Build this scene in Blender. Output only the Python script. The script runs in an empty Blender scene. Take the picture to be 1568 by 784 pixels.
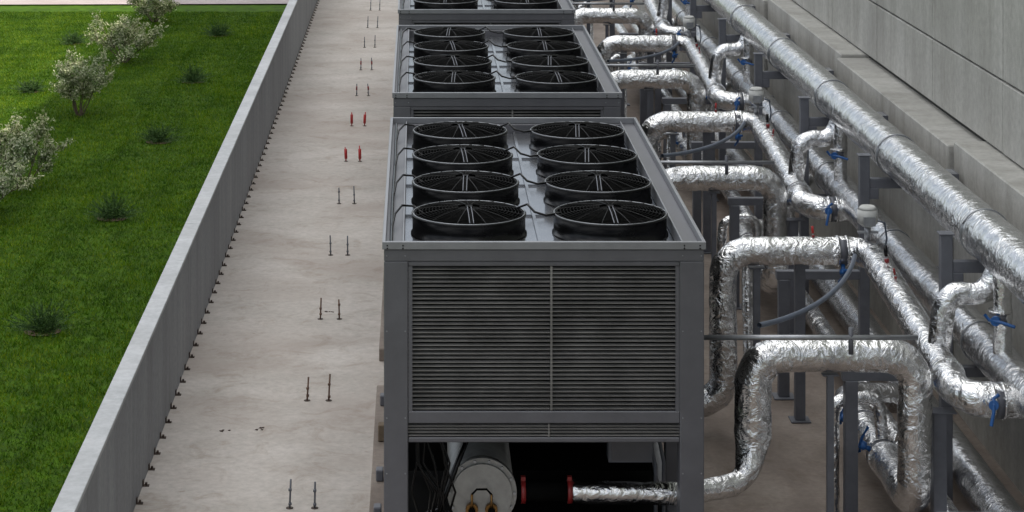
import bpy, math, random
from mathutils import Vector, noise, Matrix
random.seed(7)
scene=bpy.context.scene
scene.view_settings.view_transform='Standard'
scene.view_settings.look='None'
scene.view_settings.exposure=0
# ------------------------------------------------------------ materials
def newmat(name):
    m=bpy.data.materials.new(name); m.use_nodes=True
    nt=m.node_tree; b=nt.nodes['Principled BSDF']
    return m,nt,b
def N(nt,t,**kw):
    n=nt.nodes.new(t)
    for k,v in kw.items(): setattr(n,k,v)
    return n
def ramp(nt,stops):
    r=N(nt,'ShaderNodeValToRGB')
    e=r.color_ramp.elements
    while len(e)<len(stops): e.new(0.5)
    for i,(p,c) in enumerate(stops):
        e[i].position=p; e[i].color=(c[0],c[1],c[2],1)
    return r
def coords(nt,scale=(1,1,1),kind='Position'):
    if kind=='Position':
        g=N(nt,'ShaderNodeNewGeometry'); src=g.outputs['Position']
    else:
        g=N(nt,'ShaderNodeTexCoord'); src=g.outputs[kind]
    mp=N(nt,'ShaderNodeMapping'); mp.inputs['Scale'].default_value=scale
    nt.links.new(src,mp.inputs['Vector']); return mp.outputs['Vector']
def noi(nt,vec,scale,detail=4,rough=.6,dist=0):
    n=N(nt,'ShaderNodeTexNoise'); n.inputs['Scale'].default_value=scale
    n.inputs['Detail'].default_value=detail; n.inputs['Roughness'].default_value=rough
    n.inputs['Distortion'].default_value=dist
    nt.links.new(vec,n.inputs['Vector']); return n
def mixc(nt,fac,a,b,mode='MIX'):
    m=N(nt,'ShaderNodeMix',data_type='RGBA',blend_type=mode)
    for s,v in ((0,fac),(6,a),(7,b)):
        if hasattr(v,'is_linked') or isinstance(v,bpy.types.NodeSocket): nt.links.new(v,m.inputs[s])
        else: m.inputs[s].default_value=v if s==0 else (*v,1)
    return m.outputs[2]
def bump(nt,b,h,strength,dist=.01,prev=None):
    bp=N(nt,'ShaderNodeBump'); bp.inputs['Strength'].default_value=strength; bp.inputs['Distance'].default_value=dist
    nt.links.new(h,bp.inputs['Height'])
    if prev: nt.links.new(prev,bp.inputs['Normal'])
    nt.links.new(bp.outputs['Normal'],b.inputs['Normal']); return bp.outputs['Normal']
def paint(name,col,rough=.5,metal=0,var=.15,scale=6,kind='Position',spec=.5):
    m,nt,b=newmat(name); v=coords(nt,(1,1,1),kind)
    n=noi(nt,v,scale,5,.65)
    r=ramp(nt,[(.3,[c*(1-var) for c in col]),(.7,[c*(1+var) for c in col])])
    nt.links.new(n.outputs[0],r.inputs[0]); nt.links.new(r.outputs[0],b.inputs['Base Color'])
    b.inputs['Metallic'].default_value=metal; b.inputs['Specular IOR Level'].default_value=spec
    rr=N(nt,'ShaderNodeMapRange'); rr.inputs[3].default_value=rough*.8; rr.inputs[4].default_value=min(1,rough*1.25)
    nt.links.new(n.outputs[0],rr.inputs[0]); nt.links.new(rr.outputs[0],b.inputs['Roughness'])
    return m
def concrete(name,c1,c2,stain,streak=(1,1,1),sc=1.0,bs=.25,st=.55,streaks=0.0,blotch=0.0):
    m,nt,b=newmat(name)
    v=coords(nt); vs=coords(nt,streak)
    n1=noi(nt,vs,1.3*sc,6,.6,.3); n2=noi(nt,v,14*sc,5,.7); n3=noi(nt,vs,.55*sc,4,.55,.6); n4=noi(nt,v,90,2,.5)
    r1=ramp(nt,[(.32,c1),(.68,c2)]); nt.links.new(n1.outputs[0],r1.inputs[0])
    r2=ramp(nt,[(.3,(.82,.82,.82)),(.7,(1.08,1.08,1.08))]); nt.links.new(n2.outputs[0],r2.inputs[0])
    c=mixc(nt,1.0,r1.outputs[0],r2.outputs[0],'MULTIPLY')
    r3=ramp(nt,[(.46,(0,0,0)),(.64,(st,st,st))]); nt.links.new(n3.outputs[0],r3.inputs[0])
    c=mixc(nt,r3.outputs[0],c,stain)
    vo=N(nt,'ShaderNodeTexVoronoi'); vo.inputs['Scale'].default_value=7; nt.links.new(v,vo.inputs['Vector'])
    r5=ramp(nt,[(.025,(.5,.46,.43)),(.05,(1,1,1))]); nt.links.new(vo.outputs['Distance'],r5.inputs[0])
    c=mixc(nt,.5,c,r5.outputs[0],'MULTIPLY')
    if streaks:
        v2=coords(nt,(1,3.2,.3)); n6=noi(nt,v2,1.3,5,.6,.3)
        r6=ramp(nt,[(.42,(1,1,1)),(.70,(.62,.61,.59))]); nt.links.new(n6.outputs[0],r6.inputs[0])
        c=mixc(nt,streaks,c,r6.outputs[0],'MULTIPLY')
    if blotch:
        n8=noi(nt,v,2.6,6,.72,1.0); r8=ramp(nt,[(.52,(1,1,1)),(.72,(.74,.69,.64))]); nt.links.new(n8.outputs[0],r8.inputs[0])
        c=mixc(nt,blotch,c,r8.outputs[0],'MULTIPLY')
        n9=noi(nt,v,5.5,4,.6,.5); r9=ramp(nt,[(.68,(1,1,1)),(.76,(.62,.56,.5))]); nt.links.new(n9.outputs[0],r9.inputs[0])
        c=mixc(nt,blotch*.7,c,r9.outputs[0],'MULTIPLY')
    nt.links.new(c,b.inputs['Base Color']); b.inputs['Roughness'].default_value=.8
    b.inputs['Specular IOR Level'].default_value=.3
    p=bump(nt,b,n2.outputs[0],bs,.01); bump(nt,b,n4.outputs[0],bs,.003,p)
    return m
M={}
M['slab']=concrete('slab_concrete',(.42,.385,.35),(.53,.49,.455),(.34,.29,.255),(.7,1.1,1),1.0,.15,.6,0,.85)
M['slab2']=concrete('slab_service_concrete',(.20,.165,.14),(.31,.265,.23),(.13,.10,.085),(1,.6,1),1.3,.2,.6,0,.9)  # brownish floor concrete, colour darkened further to deepen the shade between pipes
M['wall']=concrete('wall_concrete',(.38,.37,.34),(.49,.48,.45),(.28,.27,.25),(1,1,.5),1.0,.35,.55,.5)
M['parapet']=concrete('parapet_concrete',(.28,.29,.305),(.34,.35,.365),(.22,.225,.235),(1,2.0,.25),1.2,.12,.4,.3)
M['cap']=concrete('cap_concrete',(.42,.43,.44),(.54,.55,.56),(.35,.35,.35),(1,1,1),1,.15,.4)
M['path']=concrete('path_paving',(.34,.30,.29),(.42,.36,.35),(.30,.24,.23),(1,1,1),1,.2)
M['soil']=paint('soil',(.09,.06,.035),.95,0,.4,12)
M['frame']=paint('chiller_paint',(.115,.115,.127),.4,.1,.12,4,'Object')
M['rim']=paint('chiller_rim_paint',(.25,.255,.27),.35,.3,.08,6,'Object')
M['fin']=paint('coil_louver_metal',(.22,.215,.21),.4,.4,.3,3,'Object')
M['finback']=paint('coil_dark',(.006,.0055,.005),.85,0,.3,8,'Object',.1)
M['joint']=paint('joint_dark',(.06,.058,.055),.9,0,.3,8,'Position',.1)
M['deck']=paint('fan_deck_metal',(.26,.265,.28),.15,.8,.15,3,'Object')
M['black']=paint('black_plastic',(.0035,.0035,.004),.25,0,.3,7,'Object',.3)
M['blade']=paint('fan_blade_plastic',(.002,.002,.002),.6,0,.3,7,'Object',.05)
M['wire']=paint('fan_guard_wire',(.002,.002,.002),.5,0,.2,7,'Object',.1)
M['bolt']=paint('dark_bolt',(.07,.05,.04),.7,.3,.4,30)
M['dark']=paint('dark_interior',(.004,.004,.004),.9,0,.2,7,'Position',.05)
M['steel']=paint('painted_steel',(.13,.135,.155),.45,.15,.15,6)
M['galv']=paint('galvanised',(.36,.37,.39),.38,.75,.2,10)
M['blue']=paint('blue_handle',(.015,.09,.28),.4)
M['red']=paint('red_paint',(.42,.02,.02),.4)
M['redcoup']=paint('red_coupling',(.24,.02,.02),.35)
M['white']=paint('actuator_white',(.55,.55,.53),.4,0,.05)
M['rust']=paint('rusty_rod',(.15,.09,.065),.8,.2,.5,30)
M['brass']=paint('brass',(.22,.12,.04),.35,.9)
M['tan']=paint('compressor_tan',(.22,.20,.17),.5,0,.15)
M['silver']=paint('vessel_silver',(.32,.32,.31),.38,.4,.2,8)
M['hose']=paint('grey_hose',(.10,.12,.16),.5)
M['wood']=paint('timber_block',(.16,.12,.08),.8,0,.3,20)
M['bark']=paint('bark',(.09,.065,.045),.9,0,.3,20)
def foil(name='aluminium_foil',k=1.0):
    m,nt,b=newmat(name)
    v=coords(nt)
    b.inputs['Metallic'].default_value=1
    n0=noi(nt,v,7,3,.6,1.2); 
    r=ramp(nt,[(.3,(.66,.66,.665)),(.7,(.90,.90,.90))]); nt.links.new(n0.outputs[0],r.inputs[0])
    nt.links.new(r.outputs[0],b.inputs['Base Color'])
    rr=N(nt,'ShaderNodeMapRange'); rr.inputs[3].default_value=.12; rr.inputs[4].default_value=.32
    nt.links.new(n0.outputs[0],rr.inputs[0]); nt.links.new(rr.outputs[0],b.inputs['Roughness'])
    # uneven wrinkling: some stretches are tight, others crumpled
    n5=noi(nt,v,1.6,2,.5); r5=N(nt,'ShaderNodeMapRange'); r5.inputs[1].default_value=.35; r5.inputs[2].default_value=.65; r5.inputs[3].default_value=.35*k; r5.inputs[4].default_value=.85*k
    nt.links.new(n5.outputs[0],r5.inputs[0])
    n2=noi(nt,v,9,3,.55,2.0)
    p=bump(nt,b,n2.outputs[0],.5*k,.03)
    nt.links.new(r5.outputs[0],nt.nodes[-1].inputs['Strength'])
    nd=noi(nt,v,5,2,.5); mx=mixc(nt,.25,v,nd.outputs['Color'],'ADD')
    vo=N(nt,'ShaderNodeTexVoronoi'); vo.inputs['Scale'].default_value=18; nt.links.new(mx,vo.inputs['Vector'])
    p=bump(nt,b,vo.outputs['Distance'],.25*k,.014,p)
    n1=noi(nt,v,50,3,.6,1.0); bump(nt,b,n1.outputs[0],.25*k,.005,p)
    return m
M['foil']=foil(); M['foil2']=foil('aluminium_cladding',.6)
def leafmat(name,stops,trans=.25,rough=.55,low=.9,contrast=.2,big=0):
    m,nt,b=newmat(name)
    g=N(nt,'ShaderNodeNewGeometry'); r=ramp(nt,stops)
    nt.links.new(g.outputs['Random Per Island'],r.inputs[0])
    v=coords(nt); n=noi(nt,v,low,5,.65); r2=ramp(nt,[(.35,(1-contrast*1.3,1-contrast,1-contrast)),(.65,(1+contrast,1+contrast*.6,1))]); nt.links.new(n.outputs[0],r2.inputs[0])
    c=mixc(nt,1.0,r.outputs[0],r2.outputs[0],'MULTIPLY')
    if big:
        n3=noi(nt,coords(nt,(1,.35,1)),1.1,3,.6,.3); r3=ramp(nt,[(.38,(.68,.76,.8)),(.62,(1.12,1.06,1))]); nt.links.new(n3.outputs[0],r3.inputs[0])
        c=mixc(nt,1.0,c,r3.outputs[0],'MULTIPLY')
    nt.links.new(c,b.inputs['Base Color']); b.inputs['Roughness'].default_value=rough; b.inputs['Specular IOR Level'].default_value=.2
    t=N(nt,'ShaderNodeBsdfTranslucent'); nt.links.new(c,t.inputs[0])
    ms=N(nt,'ShaderNodeMixShader'); ms.inputs[0].default_value=trans
    nt.links.new(b.outputs[0],ms.inputs[1]); nt.links.new(t.outputs[0],ms.inputs[2])
    nt.links.new(ms.outputs[0],nt.nodes['Material Output'].inputs[0])
    return m
M['grass']=leafmat('grass_blades',[(0,(.032,.095,.002)),(.5,(.07,.17,.003)),(1,(.18,.25,.010))],.35,.55,2.2,.34,1)
M['lawn']=paint('lawn_ground',(.042,.090,.004),.95,0,.45,5,'Position',.1)
M['leafw']=leafmat('variegated_leaves',[(0,(.10,.16,.05)),(.4,(.2,.27,.1)),(.55,(.45,.48,.30)),(1,(.6,.6,.46))],.25)
M['leafd']=leafmat('conifer_needles',[(0,(.02,.055,.014)),(.6,(.045,.10,.025)),(1,(.10,.17,.04))],.15)
# ------------------------------------------------------------ mesh helpers
class MB:
    def __init__(s): s.v=[];s.f=[];s.m=[];s.sm=[];s.mats=[]
    def mi(s,mat):
        if mat not in s.mats: s.mats.append(mat)
        return s.mats.index(mat)
    def box(s,x0,x1,y0,y1,z0,z1,mat,ch=0.0):
        i=len(s.v); k=s.mi(mat)
        s.v+=[(x0,y0,z0),(x1,y0,z0),(x1,y1,z0),(x0,y1,z0),(x0,y0,z1),(x1,y0,z1),(x1,y1,z1),(x0,y1,z1)]
        for f in ((0,3,2,1),(4,5,6,7),(0,1,5,4),(1,2,6,5),(2,3,7,6),(3,0,4,7)):
            s.f.append([i+a for a in f]); s.m.append(k); s.sm.append(False)
    def frustum(s,p0,p1,r0,r1,mat,seg=20,caps=True,smooth=True):
        p0=Vector(p0);p1=Vector(p1);d=(p1-p0).normalized()
        a=Vector((0,0,1)) if abs(d.z)<.9 else Vector((1,0,0))
        u=d.cross(a).normalized();w=d.cross(u)
        i=len(s.v);k=s.mi(mat)
        for p,r in ((p0,r0),(p1,r1)):
            for j in range(seg):
                t=2*math.pi*j/seg; s.v.append(tuple(p+(u*math.cos(t)+w*math.sin(t))*r))
        for j in range(seg):
            s.f.append([i+j,i+(j+1)%seg,i+seg+(j+1)%seg,i+seg+j]);s.m.append(k);s.sm.append(smooth)
        if caps:
            s.f.append([i+j for j in range(seg)][::-1]);s.m.append(k);s.sm.append(False)
            s.f.append([i+seg+j for j in range(seg)]);s.m.append(k);s.sm.append(False)
    def cyl(s,p0,p1,r,mat,seg=20,caps=True): s.frustum(p0,p1,r,r,mat,seg,caps)
    def lathe(s,prof,c,mat,seg=40,smooth=True):
        k=s.mi(mat);i=len(s.v);n=len(prof)
        for j in range(seg):
            t=2*math.pi*j/seg
            for r,z in prof: s.v.append((c[0]+r*math.cos(t),c[1]+r*math.sin(t),c[2]+z))
        for j in range(seg):
            for q in range(n-1):
                a=i+j*n+q;b=i+((j+1)%seg)*n+q
                s.f.append([a,b,b+1,a+1]);s.m.append(k);s.sm.append(smooth)
    def tube(s,pts,r,mat,seg=8,closed=False):
        k=s.mi(mat);i=len(s.v);n=len(pts);pts=[Vector(p) for p in pts]
        for j,p in enumerate(pts):
            if closed: d=pts[(j+1)%n]-pts[j-1]
            else: d=pts[min(j+1,n-1)]-pts[max(j-1,0)]
            d.normalize(); a=Vector((0,0,1)) if abs(d.z)<.9 else Vector((1,0,0))
            u=d.cross(a).normalized();w=d.cross(u)
            for q in range(seg):
                t=2*math.pi*q/seg; s.v.append(tuple(p+(u*math.cos(t)+w*math.sin(t))*r))
        for j in range(n if closed else n-1):
            for q in range(seg):
                a=i+j*seg;b=i+((j+1)%n)*seg
                s.f.append([a+q,a+(q+1)%seg,b+(q+1)%seg,b+q]);s.m.append(k);s.sm.append(True)
    def mesh(s,name):
        me=bpy.data.meshes.new(name); me.from_pydata(s.v,[],s.f)
        for m in s.mats: me.materials.append(m)
        me.polygons.foreach_set('material_index',s.m); me.polygons.foreach_set('use_smooth',s.sm)
        me.update(); return me
def add(name,me,parent=None,loc=(0,0,0),rot=(0,0,0),scale=(1,1,1),bevel=0):
    o=bpy.data.objects.new(name,me); scene.collection.objects.link(o)
    o.location=loc;o.rotation_euler=rot;o.scale=scale
    if parent: o.parent=parent
    if bevel:
        b=o.modifiers.new('bev','BEVEL'); b.width=bevel; b.segments=1; b.limit_method='ANGLE'
    return o
def empty(name,loc=(0,0,0)):
    o=bpy.data.objects.new(name,None); scene.collection.objects.link(o); o.location=loc; o.empty_display_size=.2; return o
# ------------------------------------------------------------ ground
def sheet(name,x0,x1,y0,y1,z,mat,th=0):
    mb=MB()
    if th: mb.box(x0,x1,y0,y1,z-th,z,mat)
    else:
        mb.v=[(x0,y0,z),(x1,y0,z),(x1,y1,z),(x0,y1,z)];mb.f=[[0,1,2,3]];mb.m=[0];mb.sm=[False];mb.mi(mat)
    return add(name,mb.mesh(name))
sheet('ground',-400,400,-300,600,-.06,M['lawn'])
sheet('concrete_slab',-2.4,1.0,-6,90,0,M['slab'],.05)
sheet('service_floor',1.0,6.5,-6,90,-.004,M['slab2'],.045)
mb=MB(); k=mb.mi(M['path'])
mb.v=[(-60,48.9,-.03),(-2.45,50.3,-.03),(-2.45,56,-.03),(-60,55,-.03)];mb.f=[[0,1,2,3]];mb.m=[0];mb.sm=[False]
add('garden_path',mb.mesh('garden_path'))
mb=MB();kg=mb.mi(M['grass'])
for i in range(2000):
    x=random.uniform(-.5,.5);y=random.uniform(-.5,.5);h=random.uniform(.015,.045);a=random.uniform(0,6.28);w=random.uniform(.004,.008)
    l=random.uniform(0,.05);b=random.uniform(0,6.28);dx=math.cos(a)*w;dy=math.sin(a)*w
    j=len(mb.v)
    mb.v+=[(x-dx,y-dy,0),(x+dx,y+dy,0),(x+math.cos(b)*l,y+math.sin(b)*l,h)]
    mb.f.append([j,j+1,j+2]);mb.m.append(kg);mb.sm.append(False)
gm=mb.mesh('grass_patch')
lawn=empty('lawn_grass')
yy=14.5
while yy<48.6:
    xmax=-2.9; xmin=-.19*yy-1.3*1
    xx=xmax
    while xx>xmin-1:
        add('grass_patch',gm,lawn,(xx+random.uniform(-.03,.03),yy,-.058),(0,0,random.choice([0,1.5708,3.1416,4.7124])+random.uniform(-.05,.05)),(1.02,1.02,random.uniform(.85,1.15)))
        xx-=1
    yy+=1
# ------------------------------------------------------------ parapet wall
pw=empty('parapet_wall'); 
y=-4
while y<80:
    L=2.4
    mb=MB(); mb.box(-2.385,-2.255,y+.003,y+L-.003,-.05,1.06,M['parapet'])
    add('wall_panel',mb.mesh('wall_panel'),pw)
    y+=L
y=-4
while y<80:
    L=3.0
    mb=MB(); mb.box(-2.40,-2.243,y+.003,y+L-.003,1.062,1.10,M['cap'])
    add('cap_stone',mb.mesh('cap_stone'),pw,bevel=.004); y+=L
mb=MB(); y=-4
while y<80:
    mb.box(-2.253,-2.20,y,y+.04,0.001,.010,M['bolt']); mb.box(-2.253,-2.244,y,y+.04,.010,.05,M['bolt'])
    mb.cyl((-2.225,y+.02,.010),(-2.225,y+.02,.03),.011,M['bolt'],6)
    y+=.42+random.uniform(-.02,.02)
add('base_brackets',mb.mesh('base_brackets'),pw)
# ------------------------------------------------------------ anchor rods on slab
for k in range(12):
    d=17.75+2.83*k
    red=k in (5,6)
    e=empty('anchor_bolt_pair',(-.915,d,0))
    mb=MB()
    for sx in (-.1,.1):
        m=M['red'] if red else (M['rust'] if k in(1,2) else M['steel'])
        tx=random.uniform(-.015,.015);hh=random.uniform(.2,.25)
        mb.cyl((sx,0,0),(sx+tx,.01,hh),.008,m,8)
        for z in (random.uniform(.02,.05),random.uniform(.1,.16)): mb.cyl((sx+tx*.4,0,z),(sx+tx*.4,0,z+.018),.015,m,6)
        if red: mb.cyl((sx,0,.04),(sx+tx*.5,0,.18),.022,M['red'],10)
        if k in (7,8) : mb.cyl((sx,0,.10),(sx+tx*.5,0,.16),.014,M['redcoup'],10)
        mb.cyl((sx,0,.001),(sx,0,.005),.03,M['bolt'],12)
    add('rods',mb.mesh('rods'),e)
mb=MB()
for (x,y) in ((-1.70,19.7),(-1.42,19.75),(-.93,23.7)):
    for q in range(5):
        xx=x+random.uniform(-.05,.05);yy_=y+random.uniform(-.03,.03);s=random.uniform(.008,.02)
        j=len(mb.v);kk=mb.mi(M['bolt']);mb.v+=[(xx-s,yy_,.001),(xx+s*.6,yy_-s,.001),(xx+s,yy_+s*1.5,.001),(xx,yy_,.001+s*.6)]
        for f in ((0,1,3),(1,2,3),(2,0,3)): mb.f.append([j+a for a in f]);mb.m.append(kk);mb.sm.append(False)
add('debris',mb.mesh('debris'))
# ------------------------------------------------------------ right building wall
EL=48
bw=empty('concrete_building_wall')
y=-12.0; i=0
while y<95:
    L=5.4; off=.0 if i%2 else .05
    mb=MB(); mb.box(4.93-off,5.6,y+.006,y+L-.006,-.05,2.44-(0.0 if i%2 else .04),M['wall'])
    add('lower_wall_segment',mb.mesh('lower_wall_segment'),bw,bevel=.012); y+=L;i+=1
TOP=11.4*math.tan(math.radians(EL))
zs=[2.45,3.1,5.2,7.9,10.4,TOP]
for a in range(len(zs)-1):
    y=-12.7
    while y<95:
        L=2.7
        mb=MB(); mb.box(5.2+random.uniform(-.004,.004),5.5,y+.012,y+L-.012,zs[a]+.010,zs[a+1]-.010,M['wall'])
        add('wall_panel',mb.mesh('wall_panel'),bw,bevel=.008); y+=L
mb=MB(); mb.box(5.26,11,-12.7,95,-.05,TOP-.03,M['joint']); add('wall_core',mb.mesh('wall_core'),bw)
for k in range(8):
    d=20.1+3.0*k
    e=empty('wall_bracket',(4.88,d,2.1)); mb=MB()
    mb.box(-.012,0,-.12,.12,-.12,.12,M['steel'])
    mb.box(-.22,-.012,-.12,-.108,-.02,.12,M['steel']); mb.box(-.22,-.012,.108,.12,-.02,.12,M['steel'])
    mb.box(-.22,-.012,-.108,.108,.108,.12,M['galv'])
    mb.tube([(-.1,-.115,.1),(-.12,-.15,0),(-.1,-.14,-.2),(-.05,-.1,-.35)],.008,M['hose'],6)
    add('bracket_plates',mb.mesh('bracket_plates'),e)
# ------------------------------------------------------------ chiller
W=2.25;LEN=4.95;H=2.63
def build_chiller():
    P={}
    f=M['frame']
    mb=MB()
    for x0 in (0,W-.17):
        for y0 in (0,LEN-.17): mb.box(x0,x0+.17,y0,y0+.17,.25,2.49,f)
    for y0 in (1.5,3.1):
        for x0 in (.004,W-.104): mb.box(x0,x0+.10,y0,y0+.12,.25,2.49,f)
    mb.box(0,W,0,.05,2.49,2.575,f); mb.box(0,W,LEN-.05,LEN,2.49,2.575,f)
    mb.box(0,.05,.05,LEN-.05,2.49,2.575,f); mb.box(W-.05,W,.05,LEN-.05,2.49,2.575,f)
    for y0,y1 in ((.006,.06),(LEN-.06,LEN-.006)):
        mb.box(.17,W-.17,y0,y1,1.35,1.435,f); mb.box(.17,W-.17,y0+.004,y1,1.215,1.25,f); mb.box(.17,W-.17,y0,y1,2.455,2.49,f)
    for x0,x1 in ((.006,.06),(W-.06,W-.006)):
        mb.box(x0,x1,.17,1.5,1.35,1.435,f);mb.box(x0,x1,1.62,3.1,1.35,1.435,f);mb.box(x0,x1,3.22,LEN-.17,1.35,1.435,f)
    mb.box(-.02,W+.02,-.02,.1,.13,.25,f);mb.box(-.02,W+.02,LEN-.1,LEN+.02,.13,.25,f)
    mb.box(-.02,.1,.1,LEN-.1,.13,.25,f);mb.box(W-.1,W+.02,.1,LEN-.1,.13,.25,f)
    P['frame']=(mb.mesh('frame'),.006)
    mb=MB();r=M['rim']
    mb.box(-.012,W+.012,-.012,.02,2.577,H,r);mb.box(-.012,W+.012,LEN-.02,LEN+.012,2.577,H,r)
    mb.box(-.012,.012,.02,LEN-.02,2.577,H,r);mb.box(W-.012,W+.012,.02,LEN-.02,2.577,H,r)
    mb.box(.13,.142,.02,LEN-.02,2.50,2.60,r);mb.box(W-.142,W-.13,.02,LEN-.02,2.50,2.60,r)
    for x in (.004,W-.16):
        for q in range(2): 
            for z in (2.595,2.615): mb.cyl((x+.02+q*.11,-.018,z-.01),(x+.02+q*.11,-.011,z-.01),.006,M['dark'],8)
    for x in (.02,.15,W-.15,W-.02):
        for z in (2.53,1.39,1.0,2.0,.6): mb.cyl((x,-.004,z),(x,.001,z),.006,M['rim'],8)
    P['top_rim']=(mb.mesh('top_rim'),.003)
    mb=MB();mb.box(.142,W-.142,.02,LEN-.02,2.46,2.495,M['deck'])
    mb.box(.012,.13,.02,LEN-.02,2.55,2.577,f);mb.box(W-.13,W-.012,.02,LEN-.02,2.55,2.577,f)
    for q in range(1,4): mb.box(.142,W-.142,.29+1.12*q,.30+1.12*q,2.495,2.51,M['deck'])
    mb.box(W/2-.012,W/2+.012,.02,LEN-.02,2.497,2.514,M['deck'])
    P['fan_deck']=(mb.mesh('fan_deck'),0)
    mb=MB();n=34
    rs=random.Random(3)
    def slats(x0,x1,z0,z1,n,front=True,axis='x'):
        for q in range(n):
            h=(z1-z0)/n; z=z0+h*(q+.5)+rs.uniform(-.0012,.0012)
            kx=mb.mi(M['fin']);i=len(mb.v)
            zt=z+h*.20;zb=z-h*.10; t=.005
            if axis=='x':
                a,b=(.018,.045) if front else (LEN-.018,LEN-.045)
                mb.v+=[(x0,a,zb),(x1,a,zb),(x1,b,zt),(x0,b,zt),(x0,a,zb-t),(x1,a,zb-t),(x1,b,zt-t-.004),(x0,b,zt-t-.004)]
            else:
                a,b=(.018,.045) if front else (W-.018,W-.045)
                mb.v+=[(a,x0,zb),(a,x1,zb),(b,x1,zt),(b,x0,zt),(a,x0,zb-t),(a,x1,zb-t),(b,x1,zt-t-.004),(b,x0,zt-t-.004)]
            for ff in ((0,1,2,3),(4,7,6,5),(0,4,5,1)):
                mb.f.append([i+w for w in ff]);mb.m.append(kx);mb.sm.append(False)
    for fr in (True,False):
        slats(.17,W-.17,1.44,2.45,n,fr)
        slats(.17,W-.17,1.255,1.345,4,fr)
        for a,b in ((.17,1.5),(1.62,3.1),(3.22,LEN-.17)): slats(a,b,1.44,2.48,n,fr,axis='y')
    P['louvers']=(mb.mesh('louvers'),0)
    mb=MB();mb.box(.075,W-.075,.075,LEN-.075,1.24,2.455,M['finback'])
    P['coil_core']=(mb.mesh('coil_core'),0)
    mb=MB();mb.box(W/2+.045,W/2+.06,.012,.03,1.44,2.452,M['fin']);mb.box(W/2+.03,W/2+.04,.012,.03,1.255,1.345,M['fin'])
    mb.box(.172,.20,.010,.03,1.436,2.454,f);mb.box(W-.20,W-.172,.010,.03,1.436,2.454,f)
    P['louver_trim']=(mb.mesh('louver_trim'),0)
    mb=MB();s=M['silver'];cx=.70;cz=.74
    mb.cyl((cx,.42,cz),(cx,4.4,cz),.235,s,40)
    mb.cyl((cx,.33,cz),(cx,.36,cz),.215,s,40);mb.cyl((cx,.36,cz),(cx,.42,cz),.25,s,40)
    for q in range(14):
        t=q*2*math.pi/14; mb.cyl((cx+.232*math.cos(t),.345,cz+.232*math.sin(t)),(cx+.232*math.cos(t),.36,cz+.232*math.sin(t)),.011,M['galv'],6)
    for q in (-.075,.065):
        mb.cyl((cx+q,.28,cz-.1),(cx+q,.33,cz-.1),.045,M['brass'],16);mb.cyl((cx+q,.25,cz-.1),(cx+q,.29,cz-.1),.026,M['dark'],6)
        mb.cyl((cx+q,.27,cz-.1),(cx+q,.27,cz+.02),.009,M['brass'],8)
    mb.tube([(cx-.075,.27,cz+.02),(cx-.04,.26,cz+.06),(cx+.03,.26,cz+.06),(cx+.065,.27,cz+.02)],.008,M['dark'],6)
    mb.box(cx-.2,cx+.2,.6,.64,.25,cz,f);mb.box(cx-.2,cx+.2,3.9,3.94,.25,cz,f)
    P['evaporator_shell']=(mb.mesh('evaporator_shell'),0)
    mb=MB()
    for y0 in (1.0,2.3,3.4):
        mb.cyl((cx,y0,1.07),(cx,y0+.75,1.07),.14,M['tan'],28);mb.cyl((cx,y0+.02,1.07),(cx,y0+.07,1.07),.165,M['tan'],28)
    P['compressors']=(mb.mesh('compressors'),0)
    mb=MB()
    mb.cyl((.90,.45,.72),(1.35,.45,.72),.068,M['dark'],24)
    for x in (1.0,1.335): 
        mb.cyl((x-.016,.45,.72),(x+.016,.45,.72),.084,M['redcoup'],24)
        mb.box(x-.016,x+.016,.43,.47,.80,.83,M['redcoup'])
    mb.box(1.63,1.95,.6,.75,.88,1.05,M['steel']);mb.box(1.65,1.93,.592,.6,.895,1.035,M['frame'])
    for q in range(9):
        x=.2+random.uniform(0,.22);mb.tube([(x,.25,1.2),(x+random.uniform(-.05,.08),.22,1.0),(x+random.uniform(-.03,.15),.2,.8),(x+random.uniform(0,.1),.3,.55),(x+.2,.5,.4)],.009,M['black'],6)
    mb.tube([(.25,.4,.55),(.4,.35,.62),(.5,.35,.9),(.6,.5,1.1)],.022,M['black'],8)
    for x,y in ((1.96,.75),(2.03,.85)): mb.tube([(x,y,1.22),(x,y,.95),(x+.03,y,.8),(x+.03,y,.3)],.014,M['steel'],8)
    mb.box(.12,W-.12,2.3,2.34,.25,1.24,M['dark'])  # near-black partition and floor sheet added as shade in the open bay
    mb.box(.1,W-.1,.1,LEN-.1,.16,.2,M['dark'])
    P['piping_and_cables']=(mb.mesh('piping_and_cables'),0)
    mb=MB()
    for q in range(4):
        y=.85+1.12*q
        mb.tube([(.05,y-.3,2.60),(.07,y-.1,2.66),(.12,y+.1,2.68),(.2,y+.17,2.66),(.28,y+.1,2.62)],.009,M['black'],6)
        mb.tube([(.617+.36,y+.1,2.66),(1.05,y,2.71),(1.1,y-.08,2.67),(1.18,y-.1,2.65),(1.3,y-.02,2.65)],.009,M['black'],6)
    mb.tube([(.05,.1,2.6),(.045,1.5,2.61),(.05,3,2.6),(.045,4.7,2.61)],.012,M['black'],6)
    P['fan_cables']=(mb.mesh('fan_cables'),0)
    return P
P=build_chiller()
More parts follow.
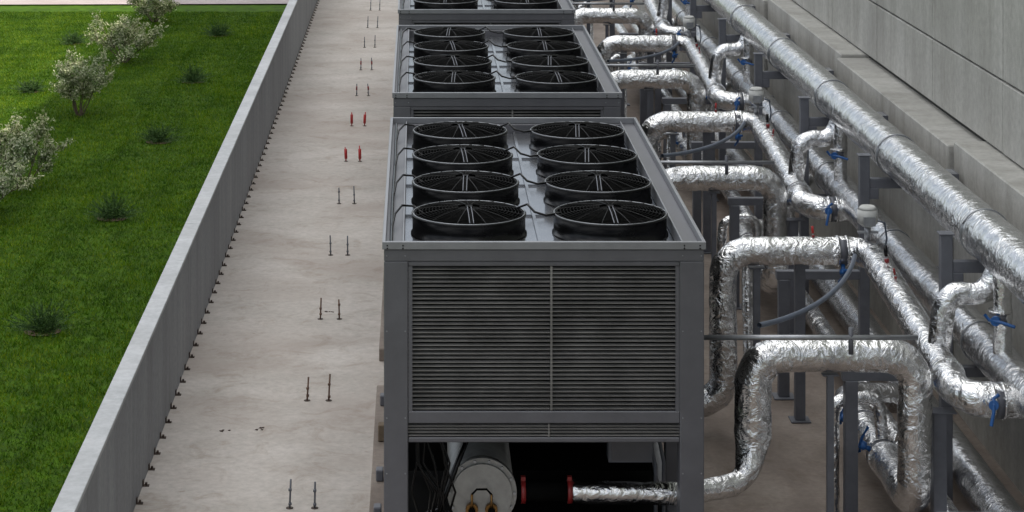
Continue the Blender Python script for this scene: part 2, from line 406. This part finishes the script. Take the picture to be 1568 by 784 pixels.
def build_fan():
    mb=MB();b=M['black'];R=.418;T=.15
    mb.lathe([(R+.012,0),(R+.012,.01),(R,.012),(R,T-.012),(R+.007,T-.010),(R+.007,T),(R-.016,T)],(0,0,0),b,64)
    mb.lathe([(R-.016,T),(R-.018,T-.01),(R-.02,.01)],(0,0,0),M['blade'],64)
    mb.tube([((R-.004)*math.cos(t*math.pi/32),(R-.004)*math.sin(t*math.pi/32),T+.004) for t in range(64)],.0035,M['galv'],6,True)  # bright ring added as the sky highlight along the black rim
    w=M['wire']
    def dome(r): return T+.045*(1-(r/R)**2)
    for q in range(13):
        r=.10+.0245*q
        mb.tube([(r*math.cos(t*math.pi/18),r*math.sin(t*math.pi/18),dome(r)) for t in range(36)],.003,w,4,True)
    for q in range(24):
        t=q*math.pi/12; mb.tube([(r*math.cos(t),r*math.sin(t),dome(r)+.004) for r in (.08,.2,.3,.4,.412)],.0024,b if q%2 else w,4)
    mb.cyl((0,0,.05),(0,0,T+.03),.09,M['blade'],24)
    k=mb.mi(M['blade'])
    for q in range(7):
        t=q*2*math.pi/7;i=len(mb.v);pr=[]
        for r,wd,tw in ((.08,.10,.05),(.24,.14,.04),(.40,.17,.03)):
            for sgn in (-1,1):
                a=t+sgn*math.atan2(wd,r)*.75; pr.append((r*math.cos(a),r*math.sin(a),.06+sgn*tw*.8))
        mb.v+=pr
        for f in ((0,1,3,2),(2,3,5,4)): mb.f.append([i+a for a in f]);mb.m.append(k);mb.sm.append(False)
    mb.lathe([(0.001,.006),(R-.022,.006)],(0,0,0),M['dark'],24)
    for s in (-.014,.014): mb.tube([(s,-.03,T+.055),(s,-.2,T+.045),(s,-.40,T+.012)],.0045,M['steel'],6)
    mb.box(-.025,.025,-.05,.02,T+.045,T+.058,M['blade'])
    return mb.mesh('fan')
fanm=build_fan()
def chiller(y):
    e=empty('air_cooled_chiller',(-.23,y,0))
    for n,(me,bv) in P.items(): add(n,me,e,bevel=bv)
    for q in range(4):
        for j,x in enumerate((.617,1.663)):
            add('fan',fanm,e,(x,.85+1.12*q,2.496),(0,0,random.uniform(-.09,.09)))
YC=[15.6,21.95,28.4,34.8]
for y in YC: chiller(y)
for y in YC:
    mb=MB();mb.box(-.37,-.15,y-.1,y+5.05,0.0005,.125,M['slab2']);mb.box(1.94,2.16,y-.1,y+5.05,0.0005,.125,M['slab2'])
    for q in range(5): mb.box(-.33,-.27,y+.4+q*1.0,y+.5+q*1.0,.126,.22+.05*(q%2),M['wood'] if q%3==0 else M['steel'])
    add('concrete_plinth',mb.mesh('concrete_plinth'),bevel=.008)
# ------------------------------------------------------------ pipes
def smooth_path(pts,R):
    pts=[Vector(p) for p in pts]; out=[pts[0]]
    for i in range(1,len(pts)-1):
        a,b,c=pts[i-1],pts[i],pts[i+1]
        u=(a-b);v=(c-b);ang=u.angle(v)
        if ang>3.05: out.append(b);continue
        t=min(R/math.tan(ang/2),u.length*.48,v.length*.48); 
        p0=b+u.normalized()*t;p1=b+v.normalized()*t
        rr=t*math.tan(ang/2); bis=(u.normalized()+v.normalized()).normalized(); c0=b+bis*(rr/math.sin(ang/2))
        n=10
        a0=p0-c0;a1=p1-c0;tot=a0.angle(a1);ax=a0.cross(a1).normalized()
        for q in range(n+1): out.append(c0+Matrix.Rotation(tot*q/n,3,ax)@a0)
    out.append(pts[-1]); return out
def pipe(name,pts,r,R=.22,seg=28,step=.035,mat=None,parent=None,jit=.006,bands=True):
    mat=mat or M['foil']
    sp=smooth_path(pts,R)
    cum=[0]
    for a,b in zip(sp,sp[1:]): cum.append(cum[-1]+(b-a).length)
    L=cum[-1];n=max(4,int(L/step));k=0
    P_=[]
    for i in range(n+1):
        s=L*i/n
        while k<len(cum)-2 and cum[k+1]<s: k+=1
        t=(s-cum[k])/max(1e-6,cum[k+1]-cum[k]); P_.append(sp[k].lerp(sp[k+1],t))
    bs=[];s=random.uniform(.2,.6)
    while s<L: bs.append(s); s+=random.uniform(.55,1.0)
    d=(P_[1]-P_[0]).normalized();a=Vector((0,0,1)) if abs(d.z)<.9 else Vector((1,0,0))
    u=d.cross(a).normalized()
    mb=MB();kk=mb.mi(mat);seed=Vector((random.random()*50,)*3)
    for i,p in enumerate(P_):
        d=(P_[min(i+1,n)]-P_[max(i-1,0)]).normalized()
        u=(u-d*u.dot(d)).normalized();w=d.cross(u)
        s=L*i/n; rr=r if not callable(r) else r(s/L,s,L)
        if bands and min([abs(s-b) for b in bs]+[9])<.03: rr+=.003
        i0=max(0,i-4);i1=min(n,i+4);cv=0
        if i1-i0>3:
            da=(P_[i]-P_[i0]);db=(P_[i1]-P_[i])
            if da.length>1e-5 and db.length>1e-5: cv=min(1,da.angle(db)*2.0)
        J=jit*(1+1.0*cv)
        for q in range(seg):
            t=2*math.pi*q/seg;dv=u*math.cos(t)+w*math.sin(t);pp=p+dv*rr
            h=noise.noise(pp*6+seed)*J+noise.noise(pp*17+seed)*J*.8
            mb.v.append(tuple(p+dv*(rr+h)))
    for i in range(n):
        for q in range(seg):
            a0=i*seg;b0=(i+1)*seg
            mb.f.append([a0+q,a0+(q+1)%seg,b0+(q+1)%seg,b0+q]);mb.m.append(kk);mb.sm.append(True)
    mb.f.append([q for q in range(seg)][::-1]);mb.m.append(kk);mb.sm.append(False)
    mb.f.append([n*seg+q for q in range(seg)]);mb.m.append(kk);mb.sm.append(False)
    return add(name,mb.mesh(name),parent)
H1=(4.48,2.25);H2=(4.45,1.40);H3=(4.38,.34)
pipe('insulated_header_pipe',[(H1[0],11,H1[1]),(H1[0],46,H1[1])],.19,step=.05,seg=36,jit=.004,mat=M['foil2'])
pipe('insulated_header_pipe',[(H2[0],11,H2[1]),(H2[0],46,H2[1])],.155,step=.05,seg=30,jit=.004,mat=M['foil2'])
pipe('insulated_header_pipe',[(H3[0],11,H3[1]),(H3[0],46,H3[1])],.15,step=.05,seg=30,jit=.004,mat=M['foil2'])
pipe('insulated_header_pipe',[(4.0,11,.30),(4.0,46,.30)],.09,step=.05,seg=20)
def valve(loc,axis,r,up,parent):
    l=Vector(loc);a=Vector(axis).normalized();u=Vector(up).normalized();s=a.cross(u)
    mb=MB()
    for t in (-.04,.04): mb.cyl(l+a*(t-.01),l+a*(t+.01),r+.012,M['foil'],24)
    mb.cyl(l-a*.03,l+a*.03,r+.004,M['steel'],24)
    mb.cyl(l+u*r,l+u*(r+.08),.02,M['blue'],12)
    p=l+u*(r+.08);mb.cyl(p-u*.03,p+u*.014,.036,M['blue'],10)
    mb.tube([p+u*.01,p+s*.05+u*.022,p+s*.15+u*.03-a*.02],.013,M['blue'],8)
    mb.tube([p+u*.01,p-s*.05-u*.012,p-s*.08+a*.04],.013,M['blue'],8)
    add('valve_body',mb.mesh('valve_body'),parent)
def thermo(loc,col,sc=1):
    e=empty('pipe_thermometer',loc);mb=MB()
    mb.cyl((0,0,-.02),(0,0,.05),.009,M['galv'],8);mb.cyl((0,0,.05),(0,0,.14),.016,M[col],12);mb.cyl((0,-.012,.0),(0,-.012,.03),.02,M['redcoup'],12)
    add('gauge_body',mb.mesh('gauge_body'),e,rot=(random.uniform(-.2,.2),random.uniform(-.2,.2),0),scale=(sc,sc,sc))
for k in range(4):
    D=6.4*k
    pr=empty('return_pipe_branch')
    zA=1.62
    pipe('pipe_run',[(2.15,19.6+D,.27),(2.71,19.6+D,.27),(2.70,19.6+D,zA),(4.0,19.6+D,zA),(3.96,16.15+D,1.36),(4.45,16.15+D,1.34)],lambda t,s,L:.122,.24,parent=pr)
    def rb(t,s,L):
        if s<1.35: return .08
        if s<1.65: return .08+(s-1.35)/.3*.055
        return .135 if s<2.25 else .125
    sb=empty('supply_pipe_branch')
    pipe('pipe_run',[(1.11,16.05+D,.72),(1.95,16.05+D,.70),(2.42,16.25+D,.72),(2.48,16.4+D,1.0),(2.49,16.4+D,1.61),(3.68,16.4+D,1.61),(3.68,16.4+D,.5),(3.70,19.2+D,.46),(4.38,19.35+D,.38)],rb,.22,parent=sb)
    lp=empty('bypass_pipe_loop')
    pipe('pipe_run',[(4.46,17.0+D,2.12),(4.36,17.0+D,1.90),(4.05,17.0+D,1.92),(3.99,17.0+D,1.45)],.088,.2,parent=lp,seg=22)
    lp2=empty('bypass_pipe_loop')
    pipe('pipe_run',[(4.45,18.1+D,1.4),(4.16,18.1+D,1.1),(4.0,18.3+D,.3)],.07,.15,parent=lp2,seg=18)
    sp_=empty('drain_pipe')
    pipe('pipe_run',[(2.95,21.2+D,0.0),(2.95,21.2+D,1.1),(3.15,21.2+D,1.25),(3.15,21.0+D,.1)],.055,.1,parent=sp_,seg=16)
    pipe('pipe_run',[(3.3,17.6+D,.02),(3.3,17.6+D,.9),(3.66,17.6+D,.95),(3.70,17.6+D,.5)],.05,.1,parent=sp_,seg=16)
    v=empty('butterfly_valve');valve((4.22,16.15+D,1.345),(1,0,0),.122,(-.3,-.8,.1),v)
    v=empty('butterfly_valve');valve((3.965,16.62+D,1.395),(0,1,-.07),.122,(-1,0,-.5),v)
    v=empty('butterfly_valve');valve((3.69,18.3+D,.475),(0,1,0),.125,(-.9,0,.4),v)
    v=empty('butterfly_valve');valve((3.685,17.5+D,.49),(0,1,0),.125,(-.9,0,.5),v)
    v=empty('butterfly_valve');valve((4.40,16.75+D,1.80),(0,0,1),.075,(-.5,-1,0),v)
    mbp=pipe('valve_riser',[(4.42,16.75+D,1.45),(4.42,16.75+D,2.15)],.07,parent=v,seg=18)
    v=empty('butterfly_valve');valve((3.75,19.6+D,zA),(1,0,0),.122,(.0,-.6,-1),v)
    thermo((3.5,19.6+D,zA+.12),'red',.7);thermo((4.0,18.9+D,zA+.07),'black');thermo((3.99,18.5+D,zA+.03),'redcoup',.6)
    e=empty('valve_actuator',(3.97,19.55+D,zA+.11));mb=MB()
    mb.cyl((0,0,0),(0,0,.12),.03,M['galv'],12)
    mb.frustum((0,0,.12),(0,0,.15),.05,.085,M['white'],24);mb.cyl((0,0,.15),(0,0,.27),.088,M['white'],24);mb.frustum((0,0,.27),(0,0,.30),.088,.06,M['white'],24)
    mb.box(-.05,.05,-.11,-.06,.14,.22,M['galv']);mb.tube([(.08,0,.17),(.15,0,.15),(.18,.05,0),(.16,.1,-.2)],.009,M['hose'],6)
    mb.box(-.09,.09,-.02,.02,.06,.075,M['galv'])
    add('actuator_body',mb.mesh('actuator_body'),e)
    e=empty('conduit_rail');mb=MB()
    mb.cyl((2.03,15.95+D,1.86),(3.6,15.95+D,1.86),.019,M['galv'],12);mb.cyl((3.12,15.95+D,1.74),(3.12,15.95+D,1.93),.018,M['steel'],8)
    add('rail',mb.mesh('rail'),e)
    e=empty('flexible_hose');mb=MB();pts=[]
    p0,p1,p2,p3=Vector((2.5,16.2+D,1.88)),Vector((3.0,16.8+D,1.8)),Vector((3.5,18+D,1.7)),Vector((3.75,19+D,1.72))
    for i in range(20):
        t=i/19;pts.append(p0*(1-t)**3+p1*3*t*(1-t)**2+p2*3*t*t*(1-t)+p3*t**3)
    mb.tube(pts,.02,M['hose'],10);add('hose',mb.mesh('hose'),e)
    for (x,y,zt,w) in ((3.05,16.38+D,1.475,.05),(3.88,16.5+D,1.17,.1),(3.0,19.6+D,1.48,.06),(3.45,20.0+D,1.45,.09)):
        e=empty('pipe_support_post',(x,y,0));mb=MB()
        mb.box(-w/2,w/2,-w/2,w/2,.012,zt-.012,M['steel']);mb.box(-w,w,-w,w,0.0005,.012,M['steel']);mb.box(-w*1.2,w*1.2,-w*.7,w*.7,zt-.012,zt,M['steel'])
        add('post',mb.mesh('post'),e,bevel=.003)
for k in range(8):
    d=14.3+3.2*k
    e=empty('steel_pipe_rack',(0,d,0));mb=MB();s=M['steel']
    mb.box(4.125,4.215,-.05,.05,.012,2.25,s);mb.box(4.07,4.27,-.1,.1,-.002,.012,s)
    mb.box(3.37,3.47,-.05,.05,.012,1.10,s);mb.box(3.32,3.52,-.1,.1,-.002,.012,s)
    mb.box(3.35,4.125,-.04,.04,1.10,1.18,s);mb.box(4.215,4.87,-.04,.04,1.13,1.21,s)
    mb.box(4.215,4.87,-.04,.04,1.95,2.04,s);mb.box(4.2151,4.3,-.045,.045,1.85,1.95,s)
    mb.box(4.11,4.23,-.06,.06,2.25,2.262,s)
    add('rack_frame',mb.mesh('rack_frame'),e,bevel=.004)
    mb=MB()
    for (x,z),r in ((H1,.19),(H2,.155)):
        mb.tube([(x+(r+.006)*math.cos(t*math.pi/16),0,z+(r+.006)*math.sin(t*math.pi/16)) for t in range(32)],.007,M['galv'],6,True)
    add('pipe_clamps',mb.mesh('pipe_clamps'),e)
# ------------------------------------------------------------ vegetation
def shrub(x,y,hh,ww,seed):
    rnd=random.Random(seed)
    e=empty('flowering_shrub',(x,y,-.06))
    mb=MB();lf=MB();kl=lf.mi(M['leafw'])
    def leaf(c,s):
        n=Vector((rnd.gauss(0,1),rnd.gauss(0,1),rnd.gauss(.5,1))).normalized();a=n.orthogonal().normalized();b=n.cross(a)
        th=rnd.uniform(0,6.28);a,b=a*math.cos(th)+b*math.sin(th),b*math.cos(th)-a*math.sin(th)
        i=len(lf.v);lf.v+=[tuple(c-a*s),tuple(c+b*s*.5),tuple(c+a*s),tuple(c-b*s*.5)]
        lf.f.append([i,i+1,i+2,i+3]);lf.m.append(kl);lf.sm.append(False)
    def grow(p,d,L,r,lev):
        n=4;q=p.copy()
        for i in range(n):
            d2=(d+Vector((rnd.gauss(0,.14),rnd.gauss(0,.14),rnd.gauss(0,.1)+.03))).normalized();q2=q+d2*L/n
            mb.frustum(q,q2,r*(1-i*.18),r*(1-(i+1)*.18),M['bark'],5,False)
            d=d2
            if lev>0 and (lev<2 or i>0):
                for z in range(2):
                    dd=(d+Vector((rnd.gauss(0,.6),rnd.gauss(0,.6),rnd.gauss(.02,.35)))).normalized()
                    grow(q2.copy(),dd,L*rnd.uniform(.3,.55),r*.45,lev-1)
            if lev<2:
                for z in range(5 if lev==0 else 3): leaf(q2+Vector((rnd.gauss(0,.025),rnd.gauss(0,.025),rnd.gauss(0,.025))),rnd.uniform(.014,.03))
            q=q2
    ns=8
    for i in range(ns):
        a=i*6.28/ns+rnd.uniform(-.3,.3);sp=rnd.uniform(.3,1.0)
        d=Vector((math.cos(a)*sp*ww/hh*.8,math.sin(a)*sp*ww/hh*.8,1)).normalized()
        grow(Vector((math.cos(a)*.04,math.sin(a)*.04,0)),d,hh*rnd.uniform(.45,.76),.012,2)
    add('branches',mb.mesh('branches'),e);add('leaves',lf.mesh('leaves'),e)
def G(px,py,z=0):
    d=3400*(6.25-z)/(py+419);return ((px-638)*d/3400,d)
for i,(px,py,h,w) in enumerate(((30,282,1.05,1.1),(122,172,1.12,1.35),(190,92,.95,1.2),(236,30,.8,1.0),(-40,330,1.0,1.1))):
    x,y=G(px,py);shrub(x,y,h,w,10+i)
def lowbush(x,y,w,seed):
    rnd=random.Random(seed);e=empty('low_conifer',(x,y,-.055));mb=MB();kk=mb.mi(M['leafd'])
    for i in range(110):
        a=rnd.uniform(0,6.28);el=min(1.4,abs(rnd.gauss(.5,.42)));L=w*.5*rnd.uniform(.5,1.35)*(1-.25*math.sin(el))
        d=Vector((math.cos(a)*math.cos(el),math.sin(a)*math.cos(el),math.sin(el)))
        p=Vector((rnd.gauss(0,.05),rnd.gauss(0,.05),.02))
        for q in range(15):
            t=(q+1)/15;c=p+d*L*t
            for z in range(3):
                n=(d+Vector((rnd.gauss(0,.8),rnd.gauss(0,.8),rnd.gauss(.2,.6)))).normalized()*rnd.uniform(.02,.04);s=n.orthogonal().normalized()*.005
                j=len(mb.v);mb.v+=[tuple(c-s),tuple(c+s),tuple(c+n)];mb.f.append([j,j+1,j+2]);mb.m.append(kk);mb.sm.append(False)
    add('needles',mb.mesh('needles'),e)
    md=MB();md.lathe([(.001,.0),(w*.3,.0)],(0,0,.008),M['soil'],18);add('soil_bed',md.mesh('soil_bed'),e)
for i,(px,py,w) in enumerate(((65,500,.64),(172,328,.66),(243,212,.64),(295,121,.66),(334,51,.62),(112,63,.5),(48,136,.45))):
    x,y=G(px,py);lowbush(x,y,w,40+i)
# ------------------------------------------------------------ light
w=bpy.data.worlds.new('World');scene.world=w;w.use_nodes=True;nt=w.node_tree
bg=nt.nodes['Background'];sky=nt.nodes.new('ShaderNodeTexSky');sky.sky_type='NISHITA';sky.sun_disc=False
sky.sun_elevation=math.radians(EL);sky.sun_rotation=math.radians(90);sky.dust_density=1.5;sky.air_density=1.0
hs=nt.nodes.new('ShaderNodeHueSaturation');hs.inputs['Saturation'].default_value=.5
nt.links.new(sky.outputs[0],hs.inputs['Color'])
tc=nt.nodes.new('ShaderNodeTexCoord')
cn=noi(nt,tc.outputs['Generated'],3.4,6,.6,.4)
cr=ramp(nt,[(.46,(0,0,0)),(.57,(1,1,1))]);nt.links.new(cn.outputs[0],cr.inputs[0])
sx=nt.nodes.new('ShaderNodeSeparateXYZ');nt.links.new(tc.outputs['Generated'],sx.inputs[0])
mr=nt.nodes.new('ShaderNodeMapRange');mr.inputs[1].default_value=.15;mr.inputs[2].default_value=.6;mr.inputs[3].default_value=0;mr.inputs[4].default_value=1;nt.links.new(sx.outputs['Z'],mr.inputs[0])
mm=nt.nodes.new('ShaderNodeMath');mm.operation='MULTIPLY';nt.links.new(cr.outputs[0],mm.inputs[0]);nt.links.new(mr.outputs[0],mm.inputs[1])
cl=mixc(nt,mm.outputs[0],hs.outputs[0],(17.8,17.8,17.5))
nt.links.new(cl,bg.inputs['Color']);bg.inputs['Strength'].default_value=.15
sd=bpy.data.lights.new('sun','SUN');sd.energy=5;sd.angle=math.radians(.5);sd.color=(1,.93,.80)
so=bpy.data.objects.new('sun',sd);scene.collection.objects.link(so);so.rotation_euler=(0,math.radians(90-EL),0);so.location=(20,20,20)
# ------------------------------------------------------------ camera
cd=bpy.data.cameras.new('camera');cam=bpy.data.objects.new('camera',cd);scene.collection.objects.link(cam)
cam.location=(0,0,6.25);cam.rotation_euler=(math.pi/2,0,0)
cd.sensor_width=36;cd.lens=3400/1568*36;cd.shift_x=146/1568;cd.shift_y=-811/1568;cd.clip_end=2000
scene.camera=cam
